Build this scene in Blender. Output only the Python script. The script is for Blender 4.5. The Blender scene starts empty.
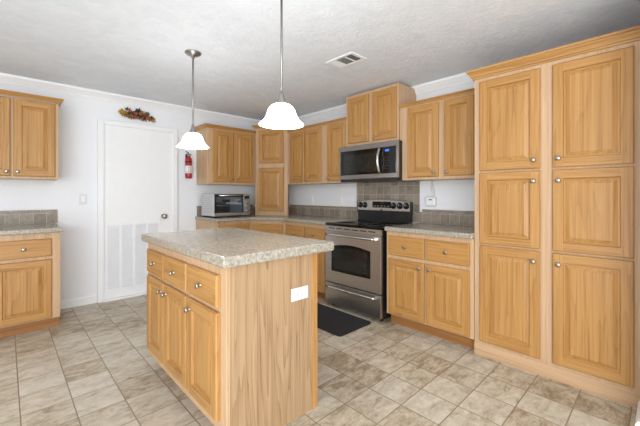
import bpy, math, random
from mathutils import Vector, Matrix
random.seed(4)
S = bpy.context.scene
COL = S.collection
PI = math.pi

# ------------------------------------------------------------------ camera
YAW = math.atan2(315, 330)                 # camera looks into the corner
cam_d = bpy.data.cameras.new('camera')
cam = bpy.data.objects.new('camera', cam_d); COL.objects.link(cam)
cam.location = (0, 0, 1.2)
cam.rotation_euler = (PI/2, 0, -(PI/2 - (PI/2 - YAW)))
cam_d.sensor_width = 36.0
cam_d.lens = 330*36/640
cam_d.shift_y = -(213-194.5)/640
cam_d.clip_start = .02
S.camera = cam

# ------------------------------------------------------------------ world, light, exposure
w = bpy.data.worlds.new('daylight'); S.world = w; w.use_nodes = True
bg = w.node_tree.nodes['Background']
bg.inputs['Color'].default_value = (.90, .95, 1.0, 1)
bg.inputs['Strength'].default_value = 0.9

def area(name, loc, aim, sx, sy, power, col):
    d = bpy.data.lights.new(name, 'AREA'); d.shape = 'RECTANGLE'
    d.size = sx; d.size_y = sy; d.energy = power; d.color = col
    o = bpy.data.objects.new(name, d); COL.objects.link(o)
    o.location = loc
    o.rotation_euler = (Vector(aim)-Vector(loc)).to_track_quat('-Z', 'Y').to_euler()
    return o
area('window_light_west', (-2.4, -1.6, 1.5), (2.5, 1.6, 1.0), 1.8, 1.8, 14, (.95, .97, 1))
area('window_light_south', (-.6, -3.4, 1.6), (1.6, 3.0, 1.0), 3.0, 1.8, 22, (.95, .97, 1))
area('ceiling_fill', (-1.1, -.6, .7), (.9, 1.1, 2.4), 3.2, 3.2, 105, (.93, .965, 1))  # added unseen fill panel, aimed upward to brighten the ceiling

S.view_settings.view_transform = 'Standard'
S.view_settings.look = 'None'
S.view_settings.exposure = 0.64
S.view_settings.gamma = 1.0
S.view_settings.use_curve_mapping = False

# ------------------------------------------------------------------ materials
def srgb(r, g, b):
    f = lambda c: (c/255/12.92) if c/255 <= .04045 else ((c/255+.055)/1.055)**2.4
    return (f(r), f(g), f(b), 1)

class NT:
    def __init__(s, name):
        s.m = bpy.data.materials.new(name); s.m.use_nodes = True
        s.t = s.m.node_tree; s.n = s.t.nodes; s.b = s.n['Principled BSDF']
        s.out = s.n['Material Output']
    def new(s, kind, **kw):
        n = s.n.new(kind)
        for k, v in kw.items():
            if k in n.inputs.keys(): n.inputs[k].default_value = v
            else: setattr(n, k, v)
        return n
    def link(s, a, b): s.t.links.new(a, b)
    def ramp(s, fac, stops):
        r = s.new('ShaderNodeValToRGB'); e = r.color_ramp.elements
        while len(e) < len(stops): e.new(.5)
        for el, (p, c) in zip(e, stops): el.position = p; el.color = c
        s.link(fac, r.inputs[0]); return r.outputs[0]
    def mix(s, fac, a, b, mode='MIX'):
        m = s.new('ShaderNodeMix', data_type='RGBA', blend_type=mode)
        for v, i in ((fac, m.inputs[0]), (a, m.inputs[6]), (b, m.inputs[7])):
            if hasattr(v, 'links'): s.link(v, i)
            else: i.default_value = v
        return m.outputs[2]
    def math(s, op, a, b=0.0):
        m = s.new('ShaderNodeMath', operation=op)
        for v, i in ((a, m.inputs[0]), (b, m.inputs[1])):
            if hasattr(v, 'links'): s.link(v, i)
            else: i.default_value = v
        return m.outputs[0]
    def bump(s, h, strength, dist):
        b = s.new('ShaderNodeBump'); b.inputs['Strength'].default_value = strength
        b.inputs['Distance'].default_value = dist
        s.link(h, b.inputs['Height']); s.link(b.outputs[0], s.b.inputs['Normal'])

def plain(name, col, rough=.5, metal=0.0, noise=.04, spec=.5, emit=0):
    t = NT(name)
    tc = t.new('ShaderNodeTexCoord')
    n = t.new('ShaderNodeTexNoise', Scale=14.0, Detail=3.0); t.link(tc.outputs['Object'], n.inputs['Vector'])
    a = tuple(max(0, c*(1-noise)) for c in col[:3])+(1,); b = tuple(min(1, c*(1+noise)) for c in col[:3])+(1,)
    t.link(t.ramp(n.outputs['Fac'], [(.3, a), (.7, b)]), t.b.inputs['Base Color'])
    t.b.inputs['Roughness'].default_value = rough; t.b.inputs['Metallic'].default_value = metal
    t.b.inputs['Specular IOR Level'].default_value = spec
    if emit:
        t.b.inputs['Emission Color'].default_value = col; t.b.inputs['Emission Strength'].default_value = emit
    return t.m

def oak(name, light, mid, dark, axis='z', rough=.38, figure=.5, bs=10.0):
    t = NT(name)
    tc = t.new('ShaderNodeTexCoord'); oi = t.new('ShaderNodeObjectInfo')
    off = t.new('ShaderNodeVectorMath', operation='SCALE'); off.inputs[0].default_value = (7.3, 3.1, 5.7)
    t.link(oi.outputs['Random'], off.inputs['Scale'])
    add = t.new('ShaderNodeVectorMath', operation='ADD')
    t.link(tc.outputs['Object'], add.inputs[0]); t.link(off.outputs[0], add.inputs[1])
    def mapped(sc):
        mp = t.new('ShaderNodeMapping'); mp.inputs['Scale'].default_value = sc
        t.link(add.outputs[0], mp.inputs['Vector']); return mp.outputs[0]
    def st(q): return (1, 1, q) if axis == 'z' else (q, 1, 1)
    fine = t.new('ShaderNodeTexNoise', Scale=120.0, Detail=4.0, Roughness=.6); t.link(mapped(st(.012)), fine.inputs['Vector'])
    med = t.new('ShaderNodeTexNoise', Scale=34.0, Detail=5.0, Roughness=.6, Distortion=.3); t.link(mapped(st(.022)), med.inputs['Vector'])
    broad = t.new('ShaderNodeTexNoise', Scale=bs, Detail=2.0, Roughness=.4, Distortion=.3); t.link(mapped(st(.055)), broad.inputs['Vector'])
    rings = t.math('FRACT', t.math('MULTIPLY', broad.outputs['Fac'], 11.0))
    rings = t.math('MULTIPLY', t.math('POWER', rings, 2.0), t.math('ADD', .45, t.math('MULTIPLY', fine.outputs['Fac'], .9)))
    f = t.math('ADD', t.math('MULTIPLY', fine.outputs['Fac'], .42), t.math('MULTIPLY', med.outputs['Fac'], .42))
    f = t.math('ADD', f, t.math('MULTIPLY', rings, .24*figure))
    c = t.ramp(f, [(.30, light), (.48, mid), (.72, dark)])
    tint = t.ramp(broad.outputs['Fac'], [(.3, (.97, .96, .95, 1)), (.7, (1.03, 1.02, 1.02, 1))])
    t.link(t.mix(.8, c, tint, 'MULTIPLY'), t.b.inputs['Base Color'])
    t.b.inputs['Roughness'].default_value = rough
    t.b.inputs['Specular IOR Level'].default_value = .4
    t.bump(fine.outputs['Fac'], .08, .001)
    return t.m

L0, M0, D0 = srgb(194, 150, 92), srgb(177, 130, 73), srgb(126, 85, 42)
OAK_V = oak('oak_vertical', L0, M0, D0, 'z', figure=.42)
OAK_H = oak('oak_horizontal', L0, M0, D0, 'x')
FRM_V = oak('oak_frame', srgb(208, 177, 143), srgb(194, 160, 124), srgb(160, 124, 90), 'z', figure=.25)
FRM_H = oak('oak_frame_horizontal', srgb(208, 177, 143), srgb(194, 160, 124), srgb(160, 124, 90), 'x', figure=.25)
END_V = oak('oak_end_panel', srgb(184, 156, 123), srgb(168, 137, 102), srgb(128, 97, 67), 'z', figure=.8, bs=13.0)
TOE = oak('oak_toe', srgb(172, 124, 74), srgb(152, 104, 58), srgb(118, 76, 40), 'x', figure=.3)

def mk_wall(name, c, bs=.03):
    t = NT(name); tc = t.new('ShaderNodeTexCoord')
    n = t.new('ShaderNodeTexNoise', Scale=60.0, Detail=4.0); t.link(tc.outputs['Object'], n.inputs['Vector'])
    a = tuple(x*.98 for x in c[:3])+(1,)
    t.link(t.ramp(n.outputs['Fac'], [(.3, a), (.7, c)]), t.b.inputs['Base Color'])
    t.b.inputs['Roughness'].default_value = .6; t.bump(n.outputs['Fac'], bs, .004)
    return t.m
WALL = mk_wall('wall_paint', srgb(238, 240, 243))
TRIM = plain('trim_white', srgb(242, 243, 244), .4, noise=.01)

t = NT('ceiling_texture'); tc = t.new('ShaderNodeTexCoord')
n1 = t.new('ShaderNodeTexNoise', Scale=5.0, Detail=7.0, Roughness=.65, Distortion=1.2); t.link(tc.outputs['Object'], n1.inputs['Vector'])
n2 = t.new('ShaderNodeTexNoise', Scale=13.0, Detail=5.0, Roughness=.6, Distortion=2.6); t.link(tc.outputs['Object'], n2.inputs['Vector'])
h = t.math('MULTIPLY', t.math('GREATER_THAN', n2.outputs['Fac'], .52), n1.outputs['Fac'])
h = t.math('ADD', t.math('MULTIPLY', n2.outputs['Fac'], .8), t.math('MULTIPLY', h, .35))
t.link(t.ramp(n1.outputs['Fac'], [(.35, srgb(229, 235, 243)), (.65, srgb(238, 243, 250))]), t.b.inputs['Base Color'])
t.b.inputs['Roughness'].default_value = .75
t.bump(h, .38, .02)
CEIL = t.m

# floor: nine-inch square tiles, each with its own streaked stone look
t = NT('floor_tile'); tc = t.new('ShaderNodeTexCoord')
mp = t.new('ShaderNodeMapping'); mp.inputs['Location'].default_value = (-.06/.2248, -.132/.2275, 0)
mp.inputs['Scale'].default_value = (1/.2248, 1/.2275, 1); t.link(tc.outputs['Object'], mp.inputs['Vector'])
fl = t.new('ShaderNodeVectorMath', operation='FLOOR'); t.link(mp.outputs[0], fl.inputs[0])
fr = t.new('ShaderNodeVectorMath', operation='FRACTION'); t.link(mp.outputs[0], fr.inputs[0])
wn = t.new('ShaderNodeTexWhiteNoise', noise_dimensions='3D'); t.link(fl.outputs[0], wn.inputs['Vector'])
sc = t.new('ShaderNodeVectorMath', operation='SCALE'); sc.inputs['Scale'].default_value = 30.0; t.link(wn.outputs['Color'], sc.inputs[0])
m2 = t.new('ShaderNodeMapping'); m2.inputs['Scale'].default_value = (.8, 1.5, 1); m2.inputs['Rotation'].default_value = (0, 0, .35)
t.link(mp.outputs[0], m2.inputs['Vector'])
ad = t.new('ShaderNodeVectorMath', operation='ADD'); t.link(m2.outputs[0], ad.inputs[0]); t.link(sc.outputs[0], ad.inputs[1])
ns = t.new('ShaderNodeTexNoise', Scale=2.0, Detail=9.0, Roughness=.72, Distortion=.7); t.link(ad.outputs[0], ns.inputs['Vector'])
nb = t.new('ShaderNodeTexNoise', Scale=7.0, Detail=6.0, Roughness=.7, Distortion=.4); t.link(ad.outputs[0], nb.inputs['Vector'])
v = t.math('ADD', ns.outputs['Fac'], t.math('MULTIPLY', t.math('SUBTRACT', wn.outputs['Value'], .5), .19))
v = t.math('ADD', v, t.math('MULTIPLY', t.math('SUBTRACT', nb.outputs['Fac'], .5), .36))
c = t.ramp(v, [(.22, srgb(124, 108, 87)), (.37, srgb(164, 149, 127)), (.50, srgb(194, 182, 162)), (.70, srgb(216, 207, 190))])
warm = t.ramp(wn.outputs['Value'], [(0, (1.02, 1.0, .95, 1)), (1, (.98, 1.0, 1.02, 1))])
c = t.mix(1.0, c, warm, 'MULTIPLY')
sp = t.new('ShaderNodeSeparateXYZ'); t.link(fr.outputs[0], sp.inputs[0])
def edge(o): return t.math('MINIMUM', o, t.math('SUBTRACT', 1.0, o))
e = t.math('MINIMUM', edge(sp.outputs[0]), edge(sp.outputs[1]))
g = t.math('LESS_THAN', e, .013)
t.link(t.mix(g, c, srgb(140, 125, 103)), t.b.inputs['Base Color'])
t.b.inputs['Roughness'].default_value = .42
t.b.inputs['Specular IOR Level'].default_value = .35
hh = t.math('MULTIPLY', t.math('MINIMUM', e, .025), 40.0)
t.bump(hh, .35, .002)
FLOOR = t.m

t = NT('speckled_laminate'); tc = t.new('ShaderNodeTexCoord')
n1 = t.new('ShaderNodeTexNoise', Scale=62.0, Detail=6.0, Roughness=.7, Distortion=.5); t.link(tc.outputs['Object'], n1.inputs['Vector'])
n2 = t.new('ShaderNodeTexNoise', Scale=110.0, Detail=3.0, Roughness=.6); t.link(tc.outputs['Object'], n2.inputs['Vector'])
c = t.ramp(n1.outputs['Fac'], [(.28, srgb(118, 110, 98)), (.41, srgb(148, 140, 126)), (.53, srgb(169, 161, 147)), (.70, srgb(194, 188, 176))])
c2 = t.ramp(n2.outputs['Fac'], [(.34, srgb(96, 86, 74)), (.42, (1, 1, 1, 1))])
t.link(t.mix(.3, c, c2, 'MULTIPLY'), t.b.inputs['Base Color'])
t.b.inputs['Roughness'].default_value = .2
LAM = t.m

def mk_tile(name, axis, size, z0, grout):
    t = NT(name); tc = t.new('ShaderNodeTexCoord'); sp = t.new('ShaderNodeSeparateXYZ')
    t.link(tc.outputs['Object'], sp.inputs[0])
    u = t.math('DIVIDE', sp.outputs[axis], size); vv = t.math('DIVIDE', t.math('SUBTRACT', sp.outputs[2], z0), size)
    cb = t.new('ShaderNodeCombineXYZ'); t.link(t.math('FLOOR', u), cb.inputs[0]); t.link(t.math('FLOOR', vv), cb.inputs[1])
    wn = t.new('ShaderNodeTexWhiteNoise', noise_dimensions='3D'); t.link(cb.outputs[0], wn.inputs['Vector'])
    n = t.new('ShaderNodeTexNoise', Scale=26.0, Detail=5.0, Roughness=.65); t.link(tc.outputs['Object'], n.inputs['Vector'])
    f = t.math('ADD', t.math('MULTIPLY', n.outputs['Fac'], .7), t.math('MULTIPLY', wn.outputs['Value'], .3))
    c = t.ramp(f, [(.3, srgb(126, 114, 100)), (.7, srgb(166, 154, 138))])
    fu = t.math('FRACT', u); fv = t.math('FRACT', vv)
    e = t.math('MINIMUM', t.math('MINIMUM', fu, t.math('SUBTRACT', 1.0, fu)), t.math('MINIMUM', fv, t.math('SUBTRACT', 1.0, fv)))
    t.link(t.mix(t.math('LESS_THAN', e, .02), c, grout), t.b.inputs['Base Color'])
    t.b.inputs['Roughness'].default_value = .35
    t.bump(t.math('MINIMUM', e, .05), .4, .03)
    return t.m
TILE_A = mk_tile('taupe_tile_across', 0, .102, .905, srgb(190, 182, 170))
TILE_B = mk_tile('taupe_tile_along', 1, .098, .905, srgb(190, 182, 170))
BORD = plain('taupe_border', srgb(150, 138, 120), .35, noise=.15)

def brushed(name, col, rough, axis=0):
    t = NT(name); tc = t.new('ShaderNodeTexCoord'); mp = t.new('ShaderNodeMapping')
    s = [220, 220, 220]; s[axis] = 2; mp.inputs['Scale'].default_value = s
    t.link(tc.outputs['Object'], mp.inputs['Vector'])
    n = t.new('ShaderNodeTexNoise', Scale=1.0, Detail=2.0); t.link(mp.outputs[0], n.inputs['Vector'])
    a = tuple(x*.9 for x in col[:3])+(1,)
    t.link(t.ramp(n.outputs['Fac'], [(.3, a), (.7, col)]), t.b.inputs['Base Color'])
    t.b.inputs['Metallic'].default_value = 1.0; t.b.inputs['Roughness'].default_value = rough
    t.bump(n.outputs['Fac'], .06, .001)
    return t.m
STEEL = brushed('brushed_steel', srgb(200, 196, 191), .30)
STEELD = brushed('dark_stainless', srgb(158, 153, 148), .32)
STEEL2 = brushed('bright_steel', srgb(215, 213, 210), .22)
NICKEL = plain('satin_nickel', srgb(178, 172, 165), .28, 1.0, .02)
PEWTER = plain('brushed_pewter', srgb(160, 158, 155), .35, 1.0, .05)
BLACK = plain('black_enamel', srgb(22, 22, 23), .3, noise=.1)
BGLASS = plain('black_glass', srgb(10, 10, 11), .06, noise=.05)
BGLASS2 = plain('smoked_glass', srgb(34, 34, 32), .10, noise=.1)
MATBLK = plain('black_rubber', srgb(30, 30, 33), .75, noise=.12)
WPLAS = plain('white_plastic', srgb(240, 240, 238), .35, noise=.01)
CORD = plain('grey_cord', srgb(190, 192, 194), .5)
SWP = plain('switch_ivory', srgb(222, 223, 224), .4, noise=.01)
DARK = plain('dark_slot', srgb(35, 35, 36), .7)
GREYV = plain('grey_louver', srgb(233, 234, 237), .5, noise=.02)
RED = plain('red_enamel', srgb(170, 38, 44), .3)
GLOW = plain('lamp_glass', (1, .985, .96, 1), .3, noise=0, emit=10.0)
BLUE = plain('blue_display', (.05, .16, 1, 1), .3, noise=0, emit=.6)
LIGHTST = plain('pale_steel', srgb(205, 206, 208), .4, .5, .03)

t = NT('clear_pane')
tr = t.new('ShaderNodeBsdfTransparent'); tr.inputs[0].default_value = (.85, .88, .9, 1)
gl = t.new('ShaderNodeBsdfGlossy'); gl.inputs['Roughness'].default_value = .05
mx = t.new('ShaderNodeMixShader'); mx.inputs[0].default_value = .10
t.link(tr.outputs[0], mx.inputs[1]); t.link(gl.outputs[0], mx.inputs[2]); t.link(mx.outputs[0], t.out.inputs['Surface'])
PANE = t.m

# ------------------------------------------------------------------ mesh helper
class MB:
    def __init__(s): s.v = []; s.f = []; s.mi = []; s.sm = []; s.mats = []
    def slot(s, m):
        if m not in s.mats: s.mats.append(m)
        return s.mats.index(m)
    def face(s, pts, m, smooth=False):
        i = len(s.v); s.v += [tuple(p) for p in pts]; s.f.append(tuple(range(i, i+len(pts)))); s.mi.append(s.slot(m)); s.sm.append(smooth)
    def raw(s, vs, fs, m, smooth=False):
        i = len(s.v); s.v += [tuple(p) for p in vs]; k = s.slot(m)
        for f in fs: s.f.append(tuple(a+i for a in f)); s.mi.append(k); s.sm.append(smooth)
        return s
    def box(s, a, b, m):
        x0, y0, z0 = [min(p, q) for p, q in zip(a, b)]; x1, y1, z1 = [max(p, q) for p, q in zip(a, b)]
        return s.raw([(x0,y0,z0),(x1,y0,z0),(x1,y1,z0),(x0,y1,z0),(x0,y0,z1),(x1,y0,z1),(x1,y1,z1),(x0,y1,z1)],
              [(0,3,2,1),(4,5,6,7),(0,1,5,4),(1,2,6,5),(2,3,7,6),(3,0,4,7)], m)
    def prism(s, poly, z0, z1, m, axis='z'):
        n = len(poly)
        P = {'z': lambda p, h: (p[0], p[1], h), 'y': lambda p, h: (p[0], h, p[1]), 'x': lambda p, h: (h, p[0], p[1])}[axis]
        vs = [P(p, z0) for p in poly]+[P(p, z1) for p in poly]
        fs = [tuple(range(n))[::-1], tuple(range(n, 2*n))]+[(i, (i+1) % n, n+(i+1) % n, n+i) for i in range(n)]
        return s.raw(vs, fs, m)
    def lathe(s, prof, c, axis, m, seg=24, smooth=True):
        # prof: (radius, height along axis); axis: unit vector
        ax = Vector(axis).normalized(); t1 = ax.orthogonal().normalized(); t2 = ax.cross(t1); c = Vector(c)
        vs = []; fs = []
        for r, h in prof:
            for k in range(seg):
                a = 2*PI*k/seg; vs.append(c+ax*h+(t1*math.cos(a)+t2*math.sin(a))*r)
        for i in range(len(prof)-1):
            for k in range(seg):
                a = i*seg+k; b = i*seg+(k+1) % seg; fs.append((a, b, b+seg, a+seg))
        if prof[0][0] > 1e-5: fs.append(tuple(range(seg))[::-1])
        if prof[-1][0] > 1e-5: fs.append(tuple(range((len(prof)-1)*seg, len(prof)*seg)))
        return s.raw(vs, fs, m, smooth)
    def tube(s, pts, r, m, seg=10, caps=True):
        pts = [Vector(p) for p in pts]; vs = []; fs = []; n = None
        for i, p in enumerate(pts):
            d = (pts[min(i+1, len(pts)-1)]-pts[max(i-1, 0)]).normalized()
            if n is None: n = d.orthogonal().normalized()
            n = (n-d*n.dot(d)).normalized(); b = d.cross(n)
            for k in range(seg):
                a = 2*PI*k/seg; vs.append(p+(n*math.cos(a)+b*math.sin(a))*r)
        for i in range(len(pts)-1):
            for k in range(seg):
                a = i*seg+k; q = i*seg+(k+1) % seg; fs.append((a, q, q+seg, a+seg))
        if caps: fs += [tuple(range(seg))[::-1], tuple(range((len(pts)-1)*seg, len(pts)*seg))]
        return s.raw(vs, fs, m, True)
    def door(s, x0, z0, x1, z1, yb=-.001, t=.021, mv=None, mh=None, fr=.056, lip=True):
        mv = mv or OAK_V; mh = mh or OAK_H
        yf = yb-t
        def ring(i, y): return [(x0+i, y, z0+i), (x1-i, y, z0+i), (x1-i, y, z1-i), (x0+i, y, z1-i)]
        def band(a, b, m4):
            for k in range(4):
                j = (k+1) % 4; s.face([a[k], a[j], b[j], b[k]], m4[k])
        hv = (mh, mv, mh, mv)
        r0 = ring(0, yb); r1 = ring(0, yf+.006); r2 = ring(.006, yf)
        s.face(r0[::-1], mv); band(r0, r1, hv); band(r1, r2, hv)
        if fr <= 0:
            s.face(r2, mh); return s
        a, b = .006, fr
        q = lambda xa, za, xb, zb, m: s.face([(xa, yf, za), (xb, yf, za), (xb, yf, zb), (xa, yf, zb)], m)
        q(x0+a, z0+a, x0+b, z1-a, mv); q(x1-b, z0+a, x1-a, z1-a, mv)
        q(x0+b, z0+a, x1-b, z0+b, mh); q(x0+b, z1-b, x1-b, z1-a, mh)
        r3 = ring(fr, yf); r4 = ring(fr+.005, yf+.012); r5 = ring(fr+.012, yf+.012); r6 = ring(fr+.036, yf+.002)
        band(r3, r4, hv); band(r4, r5, hv); band(r5, r6, (mv,)*4); s.face(r6, mv)
        return s
    def crown(s, path, prof, m, close=False):
        # path: plan polyline (outside on the right-hand side of travel), prof: (out, height)
        P = [Vector(p) for p in path]; rows = []
        for i, p in enumerate(P):
            def nrm(a, b): d = (b-a).normalized(); return Vector((d.y, -d.x))
            ns = []
            if i > 0: ns.append(nrm(P[i-1], p))
            if i < len(P)-1: ns.append(nrm(p, P[i+1]))
            n = sum(ns, Vector((0, 0))); n = n/len(ns); n = n/n.length_squared if n.length > 0 else n
            rows.append([(p.x+n.x*o, p.y+n.y*o, h) for o, h in prof])
        k = len(prof)
        vs = [v for r in rows for v in r]
        fs = [(i*k+j, (i+1)*k+j, (i+1)*k+(j+1) % k, i*k+(j+1) % k) for i in range(len(P)-1) for j in range(k)]
        fs += [tuple(range(k))[::-1], tuple(range((len(P)-1)*k, len(P)*k))]
        return s.raw(vs, fs, m)
    def build(s, name, parent=None, bevel=0, loc=None, label=None, seg=2):
        me = bpy.data.meshes.new(name); me.from_pydata(s.v, [], s.f)
        for m in s.mats: me.materials.append(m)
        for p, k, sm in zip(me.polygons, s.mi, s.sm): p.material_index = k; p.use_smooth = sm
        me.update()
        import bmesh
        bm = bmesh.new(); bm.from_mesh(me); bmesh.ops.remove_doubles(bm, verts=bm.verts, dist=1e-5)
        bmesh.ops.recalc_face_normals(bm, faces=bm.faces); bm.to_mesh(me); bm.free()
        o = bpy.data.objects.new(name, me); COL.objects.link(o)
        if parent: o.parent = parent
        if loc: o.location = loc
        if label: o['label'] = label
        if bevel:
            b = o.modifiers.new('bevel', 'BEVEL'); b.width = bevel; b.segments = seg; b.limit_method = 'ANGLE'; b.angle_limit = .9
        return o

def tag(o, label, cat, group=None):
    o['label'] = label; o['category'] = cat
    if group: o['group'] = group
    return o
def thing(name, label, cat, loc, rz=0, group=None):
    o = bpy.data.objects.new(name, None); COL.objects.link(o)
    o.location = loc; o.rotation_euler = (0, 0, rz); o.empty_display_size = .1
    return tag(o, label, cat, group)
def struct(o): o['kind'] = 'structure'; return o
def copy_tree(o, parent=None):
    c = o.copy(); COL.objects.link(c)
    if parent: c.parent = parent
    for ch in list(o.children): copy_tree(ch, c)
    return c

XB, YA, CE = 3.18, 4.37, 2.345      # right wall plane, far wall plane, ceiling height
RB = -PI/2                          # things along the right wall face -X

# ------------------------------------------------------------------ setting
struct(MB().box((-4, -4, -.1), (XB+.1, YA+.1, 0), FLOOR).build('floor'))
struct(MB().box((-4, -4, CE), (XB+.1, YA+.1, CE+.1), CEIL).build('ceiling'))
struct(MB().box((-4, YA, 0), (XB+.1, YA+.1, CE), WALL).build('wall_back'))
struct(MB().box((XB, -.05, 0), (XB+.1, YA, CE), WALL).build('wall_right'))
struct(MB().box((-2.7, -.6, 0), (-2.6, YA, CE), WALL).build('light_blocker_left'))  # unseen panel added to block light from the left, darkening the island's doors
struct(MB().box((2.25, -.05, 0), (XB, .075, CE), WALL).build('wall_return'))
cp = [(0, CE-.085), (.012, CE-.085), (.018, CE-.070), (.045, CE-.035), (.058, CE-.022), (.062, CE-.001), (0, CE-.001)]
struct(MB().crown([(-4, YA), (XB, YA), (XB, .99)], cp, TRIM).build('trim_1'))
bp = [(0, .001), (.014, .001), (.014, .075), (.006, .09), (0, .09)]
struct(MB().crown([(.372, YA), (.741, YA)], bp, TRIM).build('baseboard_back'))
struct(MB().crown([(2.52, .075), (2.26, .075)], [(0, .001), (.03, .001), (.03, .06), (.02, .08), (0, .08)], TRIM).build('baseboard_right'))

# door in the far wall: slab, return-air grille, casing and knob
d1 = struct(MB().box((.80, YA-.020, .02), (1.552, YA-.001, 1.985), TRIM).build('door_1'))
cs = MB()
cs.box((.742, YA-.040, .001), (.80, YA-.001, 2.035), TRIM).box((1.552, YA-.040, .001), (1.605, YA-.001, 2.035), TRIM).box((.80, YA-.040, 1.985), (1.552, YA-.001, 2.035), TRIM)
struct(cs.build('trim_2', bevel=.005))
MB().box((.80, YA-.05, .0), (1.552, YA-.001, .018), TRIM).build('threshold', d1)
fr = MB(); X0, X1, Z0, Z1 = .81, 1.40, .10, .875; cw = (X1-X0-5*.028)/4
fr.box((X0, YA-.030, Z0), (X1, YA-.021, Z0+.028), TRIM).box((X0, YA-.030, Z1-.028), (X1, YA-.021, Z1), TRIM)
for k in range(5):
    x = X0+k*(cw+.028); fr.box((x, YA-.030, Z0+.028), (x+.028, YA-.021, Z1-.028), TRIM)
gr = fr.build('return_grille', d1)
for k in range(4):
    x = X0+.028+k*(cw+.028); lv = MB(); z = Z0+.030
    lv.box((x, YA-.0225, Z0+.028), (x+cw, YA-.021, Z1-.028), GREYV)
    while z < Z1-.045:
        lv.raw([(x, YA-.029, z), (x+cw, YA-.029, z), (x+cw, YA-.023, z+.011), (x, YA-.023, z+.011),
                (x, YA-.029, z+.002), (x+cw, YA-.029, z+.002), (x+cw, YA-.023, z+.013), (x, YA-.023, z+.013)],
               [(0, 1, 2, 3), (7, 6, 5, 4), (0, 4, 5, 1), (3, 2, 6, 7)], GREYV); z += .0155
    lv.build('louver_panel', gr)
MB().lathe([(.03, 0), (.03, .006), (.012, .01), (.012, .035), (.028, .045), (.03, .058), (.022, .07), (0, .073)], (1.438, YA-.02, .93), (0, -1, 0), NICKEL).build('door_knob', d1)

# ------------------------------------------------------------------ cabinets
KN = [(.0085, 0), (.0085, .003), (.005, .005), (.005, .012), (.012, .016), (.0155, .021), (.014, .026), (.008, .0285), (0, .029)]
def knob(x, z, parent, y=-.021): MB().lathe(KN, (x, y, z), (0, -1, 0), NICKEL, 16).build('knob', parent)
def door_part(parent, x0, z0, x1, z1, kx=None, kz=None):
    d = MB().door(x0, z0, x1, z1).build('door', parent)
    if kx is not None: knob(kx, kz, d)
    return d
def drawer_part(parent, x0, z0, x1, z1):
    d = MB().door(x0, z0, x1, z1, fr=0).build('drawer', parent)
    knob((x0+x1)/2, (z0+z1)/2, d); return d
CR = [(0, -.004), (.010, -.004), (.012, .006), (.022, .016), (.034, .028), (.038, .034), (.038, .040), (0, .040)]
CRS = [(0, -.004), (.008, -.004), (.010, .004), (.020, .014), (.026, .022), (.026, .028), (0, .028)]
def carcass(parent, w, d, z0, z1, side=None, ff=.02):
    MB().box((-w/2, ff, z0), (w/2, d, z1), side or FRM_V).build('carcass', parent, .001)
    MB().box((-w/2, 0, z0), (w/2, ff-.0003, z1), FRM_V).build('face_frame', parent, .001)
def base_unit(label, cx, cy, rz, w, doors, drawers, depth=.60, top=.864, group='lower cabinets', z_toe=.10):
    c = thing('base_cabinet', label, 'cabinet', (cx, cy, 0), rz, group)
    carcass(c, w, depth, z_toe, top)
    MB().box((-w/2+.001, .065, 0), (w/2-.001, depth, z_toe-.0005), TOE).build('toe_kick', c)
    for d in doors: door_part(c, *d)
    for d in drawers: drawer_part(c, *d)
    return c

# pantry: world y .085 .. 0.997, face at x = 2.57
pw = .915; pc = .5415
pan = thing('pantry_cabinet', 'tall floor-to-crown oak pantry with six raised-panel doors at the right', 'cabinet', (2.57, pc, 0), RB)
carcass(pan, pw, .605, .0, 2.07)
def L(y): return pc-y            # world y -> local x
for (z0, z1, kz) in ((1.374, 2.036, 1.43), (.838, 1.360, 1.29), (.112, .824, .755)):
    door_part(pan, L(.957), z0, L(.574), z1, L(.574)-.034, kz)
    door_part(pan, L(.505), z0, L(.122), z1, L(.505)+.034, kz)
MB().crown([(-pw/2, .56), (-pw/2, 0), (pw/2, 0)][:], [(0, 2.064), (.010, 2.064), (.012, 2.074), (.020, 2.078), (.022, 2.086), (.036, 2.108), (.038, 2.114), (.046, 2.116), (.048, 2.130), (0, 2.130)], OAK_H).build('crown_molding', pan)
MB().box((-pw/2, -.004, .0), (pw/2, -.0003, .085), FRM_H).build('bottom_rail', pan)

# base right of the range
base_unit('oak lower cabinet between the range and the tall pantry', 2.57, 1.3975, RB, .789,
          [(-.366, .112, -.010, .618, -.046, .572), (.010, .112, .366, .618, .046, .572)],
          [(-.366, .650, -.010, .824), (.010, .650, .366, .824)])
# base left of the range (mostly behind the island)
base_unit('oak lower cabinet left of the range with two drawers, half hidden by the island', 2.57, 2.947, RB, .758,
          [(-.345, .112, -.010, .618, -.046, .572), (.010, .112, .345, .618, .046, .572)],
          [(-.345, .650, -.010, .824), (.010, .650, .345, .824)])
# base on the far wall under the toaster oven
base_unit('oak lower cabinet standing below the toaster oven', 2.096, 3.77, 0, .478,
          [(-.215, .112, .215, .618, .18, .572)], [(-.215, .650, .215, .824)])
# diagonal base in the corner
pA, pB = Vector((2.336, 3.77)), Vector((2.57, 3.327))
dd = pB-pA; ang = math.atan2(dd.y, dd.x); mid = (pA+pB)/2; dw = dd.length
cb = thing('base_cabinet', 'oak lower cabinet set diagonally in the corner with one drawer', 'cabinet', (mid.x, mid.y, 0), ang, 'lower cabinets')
inv = Matrix.Rotation(-ang, 2)
def loc2(p): q = inv @ (Vector(p)-mid); return (q.x, q.y)
foot = [loc2(p) for p in ((2.336, 3.77), (2.57, 3.327), (XB-.01, 3.327), (XB-.01, YA-.01), (2.336, YA-.01))]
def inset(p): return (p[0], p[1])
n = .02
f2 = [(foot[0][0], n), (foot[1][0], n)]
MB().prism([(-dw/2+.012, n), (dw/2-.012, n)]+foot[2:], .10, .864, FRM_V).build('carcass', cb)
MB().box((-dw/2+.002, 0, .10), (dw/2-.002, n-.0004, .864), FRM_V).build('face_frame', cb)
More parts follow.
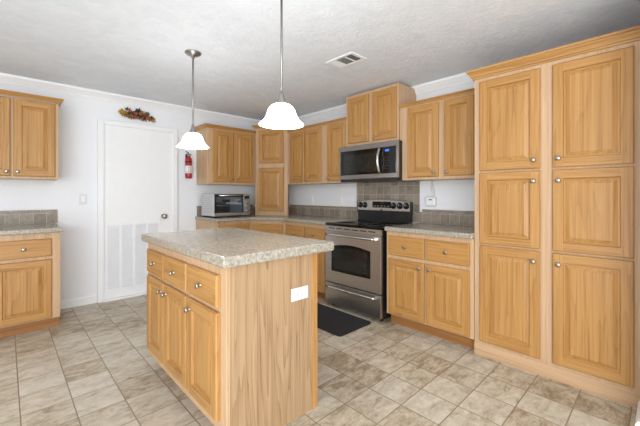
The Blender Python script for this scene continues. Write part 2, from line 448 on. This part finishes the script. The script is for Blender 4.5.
MB().box((-dw/2+.07, .065, 0), (dw/2-.07, .3, .0995), TOE).build('toe_kick', cb)
door_part(cb, -dw/2+.03, .112, dw/2-.03, .618, -dw/2+.065, .572)
drawer_part(cb, -dw/2+.03, .650, dw/2-.03, .824)
# left base
base_unit('oak lower cabinet at the left edge, beside the white wall', .121, 3.77, 0, .48,
          [(-.195, .112, .178, .630, -.165, .58)], [(-.195, .658, .178, .812)])
base_unit('oak lower cabinet beyond the left edge of view', -.361, 3.77, 0, .48,
          [(-.195, .112, .195, .630, .165, .58)], [(-.195, .658, .195, .812)])

def upper_unit(label, cx, cy, rz, w, depth, z0, z1, doors, crown=None, L_=0, R_=0, prof=CR, group='upper cabinets', side=None):
    c = thing('wall_cabinet', label, 'cabinet', (cx, cy, z0), rz, group)
    carcass(c, w, depth, 0, z1-z0, side)
    for d in doors: door_part(c, d[0], d[1]-z0, d[2], d[3]-z0, d[4], d[5]-z0)
    if crown is not None:
        pts = []
        if L_: pts.append((-w/2, depth-.01))
        pts += [(-w/2, 0), (w/2, 0)]
        if R_: pts.append((w/2, depth-.01))
        MB().crown(pts, [(o, crown-z0+h) for o, h in prof], OAK_H).build('crown_molding', c)
    return c
# right of microwave
upper_unit('oak wall cabinet between the microwave and the tall pantry', 2.85, 1.418, RB, .828, .327, 1.34, 2.065,
           [(-.318, 1.365, .000-.004, 2.040, -.040, 1.40), (.050, 1.365, .312, 2.040, .086, 1.40)], 2.06, 0, 0, CRS)
# above microwave
upper_unit('short oak cabinet above the microwave, raised nearest the ceiling', 2.84, 2.187, RB, .70, .337, 1.745, 2.318,
           [(-.315, 1.772, -.022, 2.285, -.058, 1.805), (.030, 1.772, .330, 2.285, .066, 1.805)], None)
# left of microwave
upper_unit('narrow single-door oak wall cabinet just left of the microwave', 2.85, 2.7185, RB, .355, .327, 1.34, 2.065,
           [(-.125, 1.365, .160, 2.040, -.09, 1.40)], 2.06, 0, 0, CRS)
upper_unit('two-door oak wall cabinet between the corner cabinet and the narrow one', 2.85, 3.2635, RB, .733, .327, 1.34, 2.065,
           [(-.305, 1.365, -.010, 2.040, -.046, 1.40), (.010, 1.365, .305, 2.040, .046, 1.40)], 2.06, 0, 0, CRS)
# over the toaster oven
upper_unit('two-door oak wall cabinet hanging over the toaster oven', 2.219, 4.04, 0, .708, .325, 1.335, 2.065,
           [(-.277, 1.362, .007, 2.040, -.027, 1.40), (.018, 1.362, .328, 2.040, .052, 1.40)], 2.06, 1, 0, CR)
# left upper
upper_unit('two-door oak wall cabinet at the left edge above the lower cabinet', .044, 4.04, 0, .66, .325, 1.345, 2.068,
           [(-.305, 1.366, -.010, 2.062, -.036, 1.405), (.010, 1.366, .303, 2.062, .036, 1.405)], 2.078, 0, 1, CR)
# tall diagonal corner cabinet standing on the counter
qA, qB = Vector((2.578, 4.04)), Vector((2.85, 3.632))
dd = qB-qA; ang2 = math.atan2(dd.y, dd.x); mid2 = (qA+qB)/2; w2 = dd.length; inv2 = Matrix.Rotation(-ang2, 2)
cc = thing('corner_cabinet', 'oak diagonal corner cabinet standing on the counter, two doors stacked', 'cabinet', (mid2.x, mid2.y, .906), ang2)
ft = [inv2 @ (Vector(p)-mid2) for p in ((XB-.012, 4.02), (XB-.012, YA-.012), (2.80, YA-.012))]
ft = [(p.x, p.y) for p in ft]
MB().prism([(-w2/2+.012, .02), (w2/2-.012, .02)]+ft, 0, 1.234, FRM_V).build('carcass', cc)
MB().box((-w2/2+.002, 0, 0), (w2/2-.002, .0195, 1.234), FRM_V).build('face_frame', cc)
door_part(cc, -w2/2+.062, .735, w2/2-.062, 1.205, -w2/2+.09, .77)
door_part(cc, -w2/2+.062, .060, w2/2-.062, .668, -w2/2+.09, .625)
MB().crown([(-w2/2+.002, .30), (-w2/2+.002, 0), (w2/2-.002, 0), (w2/2-.002, .2)], [(o, 1.235+h) for o, h in CR], OAK_H).build('crown_molding', cc)

# ------------------------------------------------------------------ countertops
CB, CTp = .865, .905
tag(MB().box((2.532, 1.0, CB), (XB-.001, 1.7945, CTp), LAM).build('countertop', bevel=.008), 'speckled countertop right of the range, butting the tall pantry', 'countertop', 'countertops')
tag(MB().prism([(1.845, YA-.001), (1.845, 3.73), (2.318, 3.73), (2.532, 3.33), (2.532, 2.566), (XB-.001, 2.566), (XB-.001, YA-.001)], CB, CTp, LAM).build('countertop', bevel=.008),
    'speckled countertop turning the corner, carrying the toaster oven', 'countertop', 'countertops')
tag(MB().box((-.62, 3.725, CB), (.376, YA-.001, CTp), LAM).build('countertop', bevel=.008), 'speckled countertop at the left edge under the left wall cabinet', 'countertop', 'countertops')

# ------------------------------------------------------------------ tile backsplashes
def splash(label, boxes, borders, m):
    t = thing('tile_backsplash', label, 'backsplash', (0, 0, 0), 0, 'backsplashes')
    b = MB()
    for a, c in boxes: b.box(a, c, m)
    b.build('tile_field', t)
    for a, c in borders: MB().box(a, c, BORD).build('border_tile', t, .002)
    return t
TH = .010
splash('low taupe tile backsplash at the left edge of the far wall', [((-.62, YA-TH, .906), (.365, YA-.001, 1.015))],
       [((-.62+k*.11, YA-TH-.001, 1.017), (-.62+k*.11+.107, YA-.001, 1.045)) for k in range(9)]+[((.367, YA-TH-.001, .906), (.395, YA-.001, 1.045))], TILE_A)
splash('short taupe tile backsplash behind the toaster oven', [((1.87, YA-TH, .906), (2.79, YA-.001, 1.015))],
       [((1.87+k*.11, YA-TH-.001, 1.017), (1.87+k*.11+.107, YA-.001, 1.045)) for k in range(8)], TILE_A)
splash('taupe tile backsplash along the right wall, rising high behind the range',
       [((XB-TH, 2.662, .906), (XB-.001, 4.01, 1.015)), ((XB-TH, 1.80, .907), (XB-.001, 2.66, 1.395)), ((XB-TH, 1.002, .906), (XB-.001, 1.798, 1.015))],
       [((XB-TH-.001, 1.002+k*.11, 1.017), (XB-.001, 1.002+k*.11+.107, 1.045)) for k in range(7)]+
       [((XB-TH-.001, 2.665+k*.11, 1.017), (XB-.001, 2.665+k*.11+.107, 1.045)) for k in range(12)], TILE_B)

# ------------------------------------------------------------------ island
iy0, iy1 = 1.367, 2.49; ic = (iy0+iy1)/2; iw = iy1-iy0
isl = thing('kitchen_island', 'oak kitchen island with speckled top in the middle of the floor', 'kitchen island', (.72, ic, 0), RB)
J = lambda y: ic-y
MB().box((-iw/2, .02, .10), (iw/2-.012, .555, .873), FRM_V).build('carcass', isl)
MB().box((-iw/2, 0, .10), (iw/2, .0197, .873), FRM_V).build('face_frame', isl, .001)
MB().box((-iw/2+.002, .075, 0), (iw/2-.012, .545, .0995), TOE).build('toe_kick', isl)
MB().box((iw/2-.0115, .0205, 0), (iw/2, .522, .873), END_V).build('end_panel', isl)
MB().box((iw/2-.0115, .5225, 0), (iw/2+.004, .560, .873), OAK_V).build('corner_trim', isl)
MB().box((iw/2-.030, .020, 0), (iw/2-.0118, .075, .0995), END_V).build('corner_foot', isl)
for (ya, yb, kx) in ((2.447, 2.125, 'r'), (2.107, 1.776, 'l'), (1.754, 1.419, 'l')):
    x0, x1 = J(ya), J(yb)
    drawer_part(isl, x0, .678, x1, .828)
    door_part(isl, x0, .155, x1, .654, (x1-.034) if kx == 'r' else (x0+.034), .60)
MB().box((J(2.540), -.030, .8735), (J(1.330), .668, .925), LAM).build('countertop', isl, .010, seg=3)
op = MB().box((iw/2+.0003, .373, .632), (iw/2+.006, .489, .700), SWP).build('outlet_plate', isl, .002)
for yy in (.412, .450):
    MB().box((iw/2+.0055, yy-.014, .652), (iw/2+.0075, yy+.014, .680), SWP).build('socket', op, .001)
    sl = MB()
    for zz in (.659, .671): sl.box((iw/2+.0074, yy-.006, zz-.001), (iw/2+.0079, yy+.004, zz+.001), DARK)
    sl.build('socket_slots', op)

# ------------------------------------------------------------------ range
ry0, ry1 = 1.816, 2.5605; rc = (ry0+ry1)/2; rw = ry1-ry0-.006
rg = thing('electric_range', 'freestanding stainless steel electric range with black glass cooktop', 'range', (2.53, rc, 0), RB)
h = rw/2
MB().box((-h, .02, .03), (h, .56, .868), BLACK).build('body', rg, .003)
for sx in (-1, 1):
    for yy in (.07, .50): MB().lathe([(.018, 0), (.018, .03)], (sx*(h-.05), yy, 0), (0, 0, 1), BLACK, 12).build('foot', rg)
ck = MB().box((-h, -.008, .8685), (h, .545, .896), BGLASS).build('cooktop', rg, .006)
for (x, y, r) in ((-.19, .14, .10), (.19, .14, .085), (-.19, .39, .075), (.19, .39, .10)):
    MB().lathe([(r-.003, 0), (r-.003, .0006), (r, .0006), (r, 0)], (x, y, .8962), (0, 0, 1), PEWTER, 40).build('burner_ring', ck)
# vent strip with slots under the cooktop
vs = MB().box((-h+.003, -.002, .812), (h-.003, .0195, .866), STEEL).build('vent_strip', rg, .002)
sl = MB()
for k in range(6):
    x = -h+.05+k*(rw-.1)/6; sl.box((x, -.0032, .838), (x+.085, -.0015, .848), DARK)
sl.build('vent_slots', vs)
# oven door
dm = MB().box((-h+.003, -.012, .268), (h-.003, .0195, .808), STEEL).build('oven_door', rg, .004)
def arch(x0, x1, z0, z1, rise, n=14): return [(x0, z0), (x1, z0)]+[(x1+(x0-x1)*k/n, z1+rise*math.sin(PI*k/n)) for k in range(n+1)]
MB().prism(arch(-.272, .246, .392, .655, .030), -.0135, -.0118, BGLASS, 'y').build('window_border', dm)
MB().prism(arch(-.235, .210, .425, .628, .026), -.0145, -.0134, BGLASS2, 'y').build('window_glass', dm)
hb = MB().tube([(-.315+.63*k/16, -.052-.012*math.sin(PI*k/16), .780) for k in range(17)], .0135, STEEL2, 12)
for sx in (-1, 1): hb.box((sx*.30-.014, -.05, .769), (sx*.30+.014, -.011, .791), STEEL2)
hb.build('handle', dm)
dr = MB().box((-h+.003, -.012, .040), (h-.003, .0195, .256), STEEL).build('storage_drawer', rg, .004)
hb = MB().tube([(-.315+.63*k/16, -.046-.010*math.sin(PI*k/16), .226) for k in range(17)], .012, STEEL2, 12)
for sx in (-1, 1): hb.box((sx*.30-.013, -.045, .216), (sx*.30+.013, -.011, .236), STEEL2)
hb.build('handle', dr)
# backguard
MB().box((-h-.004, .5455, .868), (h-.039, .600, 1.02), BLACK).build('backguard_base', rg, .003)
g0, g1 = -h-.008, h-.035; gw = g1-g0
gp = [(g0, 1.0), (g1, 1.0), (g1, 1.10)]+[(g1-gw*k/16, 1.115+.030*math.sin(PI*k/16)) for k in range(17)]+[(g0, 1.10)]
bgd = MB().prism(gp, .548, .600, STEEL, 'y').build('backguard', rg, .004)
for e0 in (g0-.003, g1-.003):
    MB().prism([(e0, .985), (e0+.006, .985), (e0+.006, 1.118), (e0, 1.118)], 546e-3, .60, BLACK, 'y').build('backguard_end', bgd)
dp = MB().prism([(-.155, 1.052), (.098, 1.052), (.098, 1.112), (.09, 1.12), (-.147, 1.12), (-.155, 1.112)], .5455, .5482, BGLASS, 'y').build('control_display', bgd)
for k in range(5): MB().box((-.135+k*.046, .5447, 1.064), (-.110+k*.046, .5456, 1.074), PEWTER).build('touch_key', dp)
MB().box((-.055, .5445, 1.092), (.0, .5456, 1.110), BGLASS2).build('clock', dp)
MB().lathe([(.010, 0), (.010, .002), (.007, .003), (0, .003)], (-.03, .5475, 1.026), (0, -1, 0), DARK, 16).build('emblem', bgd)
for y in (2.525, 2.455, 2.060, 1.980, 1.900):
    k_ = MB().lathe([(.036, 0), (.036, .003), (.029, .005), (.026, .022), (.022, .025), (0, .025)], (rc-y, .5475, 1.078), (0, -1, 0), BLACK, 24).build('knob', bgd)
    MB().box((rc-y-.002, .5218, 1.080), (rc-y+.002, .5223, 1.095), WPLAS).build('pointer', k_)

# ------------------------------------------------------------------ microwave
my0, my1 = 1.802, 2.590; mc = (my0+my1)/2; mh = (my1-my0)/2-.002
mw = thing('microwave', 'stainless over-the-range microwave under the short raised cabinet', 'microwave', (2.78, mc, 1.338), RB)
MB().box((-mh, .022, 0), (mh, .39, .396), BLACK).build('body', mw, .004)
fc = MB().box((-mh, 0, .344), (mh, .0215, .398), STEELD).build('top_band', mw, .003)
MB().box((-.06, -.0012, .366), (.02, .0002, .374), PEWTER).build('badge', fc)
MB().box((-mh, 0, .030), (mh, .0215, .078), STEELD).build('bottom_band', mw, .003)
MB().box((mh-.028, 0, .0785), (mh, .0215, .3435), STEELD).build('side_band', mw, .003)
MB().box((-mh, 0, .0785), (-mh+.014, .0215, .3435), STEELD).build('side_band', mw, .003)
md = MB().box((-mh+.0145, .002, .0785), (.166, .0215, .3435), BGLASS).build('door', mw, .002)
MB().box((-mh+.07, .0012, .105), (.125, .0019, .300), BGLASS2).build('window', md)
MB().tube([(.172, -.006-.036*math.sin(PI*k/16), .085+.25*k/16) for k in range(17)], .014, STEEL2, 12).build('handle', md)
cpn = MB().box((.200, .002, .0785), (mh-.0285, .0215, .3435), BGLASS).build('control_panel', mw, .002)
MB().box((.236, .001, .298), (.282, .0022, .316), BLUE).build('clock_display', cpn)
kp = MB()
for r in range(5):
    for q in range(3): kp.box((.232+q*.022, .0012, .118+r*.028), (.246+q*.022, .0022, .130+r*.028), DARK)
kp.build('keypad', cpn)
MB().box((-mh+.01, .01, .004), (mh-.01, .020, .029), DARK).build('vent_grille', mw)

# ------------------------------------------------------------------ toaster oven on the far counter
to = thing('toaster_oven', 'steel toaster oven with glass door on the far counter', 'toaster oven', (2.155, 3.925, .906), 0)
tw, td, th = .255, .36, .305
for sx in (-1, 1):
    for yy in (.04, td-.04): MB().lathe([(.012, 0), (.014, .016)], (sx*(tw-.04), yy, 0), (0, 0, 1), BLACK, 10).build('foot', to)
sh = MB()
sh.box((-tw, 0, .016), (-tw+.012, td, th), LIGHTST).box((tw-.10, .012, .016), (tw, td, th), LIGHTST).box((-tw+.012, 0, th-.012), (tw-.1, td, th), LIGHTST)
sh.box((-tw+.012, 0, .016), (tw-.1, td, .03), DARK).box((-tw+.012, td-.012, .03), (tw-.1, td, th-.012), DARK)
sh.build('housing', to, .003)
vv = MB()
for r in range(9):
    for q in range(6): vv.box((-tw-.0008, .06+q*.045, .06+r*.025), (-tw+.0005, .085+q*.045, .066+r*.025), PEWTER)
vv.build('side_vents', to)
dd_ = MB().box((-tw+.004, -.022, .262), (tw-.098, -.002, .298), BLACK).box((-tw+.004, -.022, .022), (tw-.098, -.002, .055), STEEL)
dd_.box((-tw+.004, -.022, .055), (-tw+.022, -.002, .262), BLACK).box((tw-.116, -.022, .055), (tw-.098, -.002, .262), BLACK)
tdr = dd_.build('door', to, .002)
MB().box((-tw+.022, -.014, .055), (tw-.116, -.010, .262), PANE).build('door_glass', tdr)
hb = MB().tube([(-tw+.05, -.045, .280), (tw-.145, -.045, .280)], .009, STEEL2, 10)
for x in (-tw+.06, tw-.155): hb.box((x-.007, -.045, .273), (x+.007, -.021, .287), STEEL2)
hb.build('handle', tdr)
rk = MB()
for k in range(11): rk.tube([(-tw+.02+k*.036, .02, .150), (-tw+.02+k*.036, td-.03, .150)], .0022, NICKEL, 6)
for yy in (.02, td-.03): rk.tube([(-tw+.014, yy, .150), (tw-.104, yy, .150)], .003, NICKEL, 6)
rk.build('wire_rack', to)
cpan = MB().box((tw-.097, -.020, .022), (tw, .0115, .298), STEEL).build('control_panel', to, .003)
MB().box((tw-.085, -.0215, .235), (tw-.012, -.0196, .275), BGLASS).build('display', cpan)
for z in (.19, .135, .08): MB().lathe([(.020, 0), (.018, .018), (0, .019)], (tw-.048, -.0198, z), (0, -1, 0), NICKEL, 18).build('knob', cpan)

# ------------------------------------------------------------------ pendants
def pendant(label, x, y):
    p = thing('pendant_lamp', label, 'pendant lamp', (x, y, CE), 0, 'pendants over the island')
    MB().lathe([(.062, -.0005), (.064, -.006), (.055, -.016), (.030, -.024), (.012, -.032), (.012, -.05), (0, -.051)], (0, 0, 0), (0, 0, 1), PEWTER, 28).build('canopy', p)
    q = CE-2.365
    up = lambda pr: [(r, h-q*1.0) for r, h in pr]
    MB().tube([(0, 0, -.04), (0, 0, -.66-q)], .0065, PEWTER, 10).build('stem', p)
    MB().lathe(up([(.009, -.60), (.014, -.625), (.018, -.64), (.032, -.668), (.032, -.680), (0, -.681)]), (0, 0, 0), (0, 0, 1), PEWTER, 24).build('fitter', p)
    prof = up([(.022, -.670), (.044, -.674), (.061, -.685), (.072, -.702), (.079, -.722), (.087, -.742), (.099, -.762), (.114, -.774), (.121, -.781), (.122, -.784)])
    inner = [(r-.004, h) for r, h in prof[::-1]]
    MB().lathe(prof+inner+[prof[0]], (0, 0, 0), (0, 0, 1), GLOW, 40).build('shade', p)
    MB().lathe(up([(.0, -.70), (.022, -.705), (.028, -.73), (.020, -.75), (0, -.757)]), (0, 0, 0), (0, 0, 1), GLOW, 16).build('bulb', p)
pendant('lit bell pendant over the far end of the island, beside the far wall cabinet', 1.097, 2.633)
pendant('lit bell pendant hanging over the near end of the island', 1.097, 1.455)

# ------------------------------------------------------------------ small fixtures
cv = thing('ceiling_vent', 'white ceiling air vent with angled slats above the kitchen', 'vent', (2.103, 1.884, CE), 0)
vf = MB(); a, b = .095, .15
vf.box((-a, -b, -.008), (a, -b+.028, -.0005), TRIM).box((-a, b-.028, -.008), (a, b, -.0005), TRIM).box((-a, -b+.028, -.008), (-a+.025, b-.028, -.0005), TRIM).box((a-.025, -b+.028, -.008), (a, b-.028, -.0005), TRIM)
vf.box((-a+.025, -.052, -.008), (a-.025, -.044, -.0005), TRIM).box((-a+.025, .052, -.008), (a-.025, .060, -.0005), TRIM)
vf.build('frame', cv, .002)
MB().box((-a+.02, -b+.02, -.0012), (a-.02, b-.02, -.0004), PEWTER).build('backing', cv)
for y0, y1, cnt, tilt in ((-.118, -.056, 5, 1), (-.040, .048, 7, .7), (.064, .118, 5, -1.6)):
    s_ = MB(); st = (y1-y0)/cnt
    for k in range(cnt):
        yy = y0+st*(k+.5); dy = st*.48 if tilt > 0 else st*.62
        s_.raw([(-a+.025, yy-dy*tilt*.6, -.0075), (a-.025, yy-dy*tilt*.6, -.0075), (a-.025, yy+dy*tilt*.6, -.002), (-a+.025, yy+dy*tilt*.6, -.002)], [(0, 1, 2, 3)], TRIM)
    s_.build('louver_slats', cv)

def outlet(label, y, z, name='wall_outlet'):
    o = thing(name, label, 'outlet', (XB-.001, y, z), RB, 'white wall outlets')
    p = MB().box((-.036, -.006, -.058), (.036, 0, .058), WPLAS).build('plate', o, .002)
    for zz in (-.022, .022):
        MB().box((-.015, -.008, zz-.014), (.015, -.0055, zz+.014), WPLAS).build('socket', o, .001)
    return o
outlet('white outlet plate on the right wall, just right of the corner cabinet', 3.50, 1.125)
outlet('white outlet plate on the right wall, nearer the range', 2.951, 1.125)
outlet('white outlet plate carrying a plugged-in adapter, right of the range', 1.645, 1.13)
ad_ = thing('plug_adapter', 'white plug-in adapter with a cord in the outlet right of the range', 'adapter', (XB-.010, 1.645, 1.13), RB)
MB().box((-.055, -.050, -.045), (.045, 0, .045), WPLAS).build('housing', ad_, .010, seg=3)
MB().box((-.02, -.052, .012), (.012, -.0495, .022), DARK).build('port', ad_)
MB().tube([(.0, -.03, .045), (.006, -.028, .08), (-.004, -.02, .13), (-.008, -.012, .19), (-.004, -.008, .2085)], .0022, CORD, 6).build('cord', ad_)
MB().tube([(.02, -.03, .045), (.032, -.025, .075), (.022, -.018, .12), (.004, -.010, .17), (-.003, -.008, .2085)], .0022, CORD, 6).build('cord', ad_)

sw = thing('light_switch', 'white light switch on the wall between the left cabinets and the door', 'switch', (.613, YA-.001, 1.15), 0)
MB().box((-.036, -.006, -.058), (.036, 0, .058), SWP).build('plate', sw, .002)
MB().box((-.016, -.010, -.032), (.016, -.0055, .032), WPLAS).build('rocker', sw, .002)

# fire extinguisher on the far wall
fe = thing('fire_extinguisher', 'small red fire extinguisher hung on the far wall by the upper cabinet', 'fire extinguisher', (1.737, YA-.062, 1.41), 0)
MB().lathe([(.030, 0), (.040, .008), (.042, .03), (.042, .235), (.036, .262), (.020, .280), (.016, .292), (0, .292)], (0, 0, 0), (0, 0, 1), RED, 28).build('cylinder', fe)
lb = MB().lathe([(.0428, .065), (.0428, .165)], (0, 0, 0), (0, 0, 1), WPLAS, 28).build('label_band', fe)
lt = MB()
for k in range(3):
    for q in range(2):
        a = -PI/2-.35+q*.55; lt.lathe([(.006, 0), (.006, .0012), (0, .0013)], (.0424*math.cos(a), .0424*math.sin(a), .135-k*.024), (math.cos(a), math.sin(a), 0), RED if (k+q) % 2 else DARK, 8)
lt.build('pictograms', lb)
MB().lathe([(.015, .29), (.017, .298), (.017, .318), (.010, .326), (0, .327)], (0, 0, 0), (0, 0, 1), PEWTER, 16).build('valve', fe)
MB().tube([(.0, 0, .325), (-.012, -.01, .340), (-.045, -.022, .346)], .006, BLACK, 8).build('lever', fe)
MB().tube([(.0, 0, .315), (-.02, -.01, .314), (-.045, -.02, .306)], .006, BLACK, 8).build('grip', fe)
MB().lathe([(.013, 0), (.013, .008), (0, .0085)], (.016, -.012, .308), (.6, -.8, 0), PEWTER, 14).build('gauge', fe)
br = MB().box((-.020, .05, .02), (.020, .061, .31), DARK)
br.lathe([(.0435, .205), (.0435, .222)], (0, 0, 0), (0, 0, 1), DARK, 28)
br.build('bracket', fe)

# autumn swag over the door
LEAFC = [plain('leaf_'+n, srgb(*c), .6, noise=.25) for n, c in (('gold', (172, 130, 36)), ('amber', (150, 86, 34)), ('rust', (118, 46, 34)), ('olive', (66, 70, 34)), ('dark', (36, 34, 28)), ('mustard', (150, 112, 40)), ('blush', (158, 98, 72)))]
sg = thing('autumn_swag', 'small arched swag of gold, rust and green leaves on the wall over the door', 'swag', (1.148, YA-.001, 2.140), 0)
cur = lambda u: (u*.175-.004, -.022, .024*(1-u*u)-.010-.010*u)
MB().tube([cur(-1+2*k/12) for k in range(13)], .006, LEAFC[4], 6).build('twig', sg)
def leaf(p, ang, sz, m, tilt):
    pts = []; lob = [(1, .0), (.52, .22), (.72, .55), (.34, .62), (.40, 1.0)]
    rad = [1.0, .5, .85, .45, .8, .4, .55, .3]
    out = []
    for k in range(16):
        a = 2*PI*k/16; r = sz*(.62+.38*math.cos(5*a/1.0))*(.75+.25*math.cos(a)); out.append((r*math.cos(a), r*math.sin(a)))
    b = MB(); c, s2 = math.cos(ang), math.sin(ang)
    top = [(p[0]+x*c-y*s2, p[1]-.004-tilt*abs(x)+.25*abs(y), p[2]+x*s2+y*c) for x, y in out]
    bot = [(q[0], q[1]+.002, q[2]) for q in top]; n = len(top)
    ct = (p[0], p[1]-.008, p[2]); cbm = (p[0], p[1]-.005, p[2])
    b.raw(top+bot+[ct, cbm], [(i, (i+1) % n, 2*n) for i in range(n)]+[(n+(i+1) % n, n+i, 2*n+1) for i in range(n)]+[(i, n+i, n+(i+1) % n, (i+1) % n) for i in range(n)], m)
    b.build('leaf', sg)
for k in range(64):
    u = -1+2*(k+.5)/64; p = cur(u); w_ = .060*(1-.6*u*u)
    m = LEAFC[random.choice([0, 5, 0, 1, 3, 4] if abs(u) > .55 else [1, 2, 6, 4, 3, 1, 5, 4])]
    leaf((p[0], p[1]-random.uniform(0, .012), p[2]+random.uniform(-w_, w_)), random.uniform(0, 2*PI) if abs(u) < .8 else (0 if u > 0 else PI), random.uniform(.032, .046), m, random.uniform(.05, .3))
for u, c in ((-.35, 2), (-.1, 6), (.12, 1), (.38, 2), (.0, 4), (-.55, 3)):
    p = cur(u)
    MB().lathe([(0, 0), (.014, .004), (.018, .013), (.013, .022), (0, .026)], (p[0], p[1]-.008, p[2]+random.uniform(-.012, .012)), (0, -1, 0), LEAFC[c], 12).build('berry', sg)

# floor mat in front of the range
def rrect(x0, y0, x1, y1, r, n=6):
    out = []
    for cx, cy, a0 in ((x1-r, y1-r, 0), (x0+r, y1-r, PI/2), (x0+r, y0+r, PI), (x1-r, y0+r, 1.5*PI)):
        out += [(cx+r*math.cos(a0+PI/2*k/n), cy+r*math.sin(a0+PI/2*k/n)) for k in range(n+1)]
    return out
tag(MB().prism(rrect(2.03, 1.885, 2.478, 2.66, .04), .001, .014, MATBLK).build('floor_mat', bevel=.006), 'black cushioned mat on the floor in front of the range', 'mat')
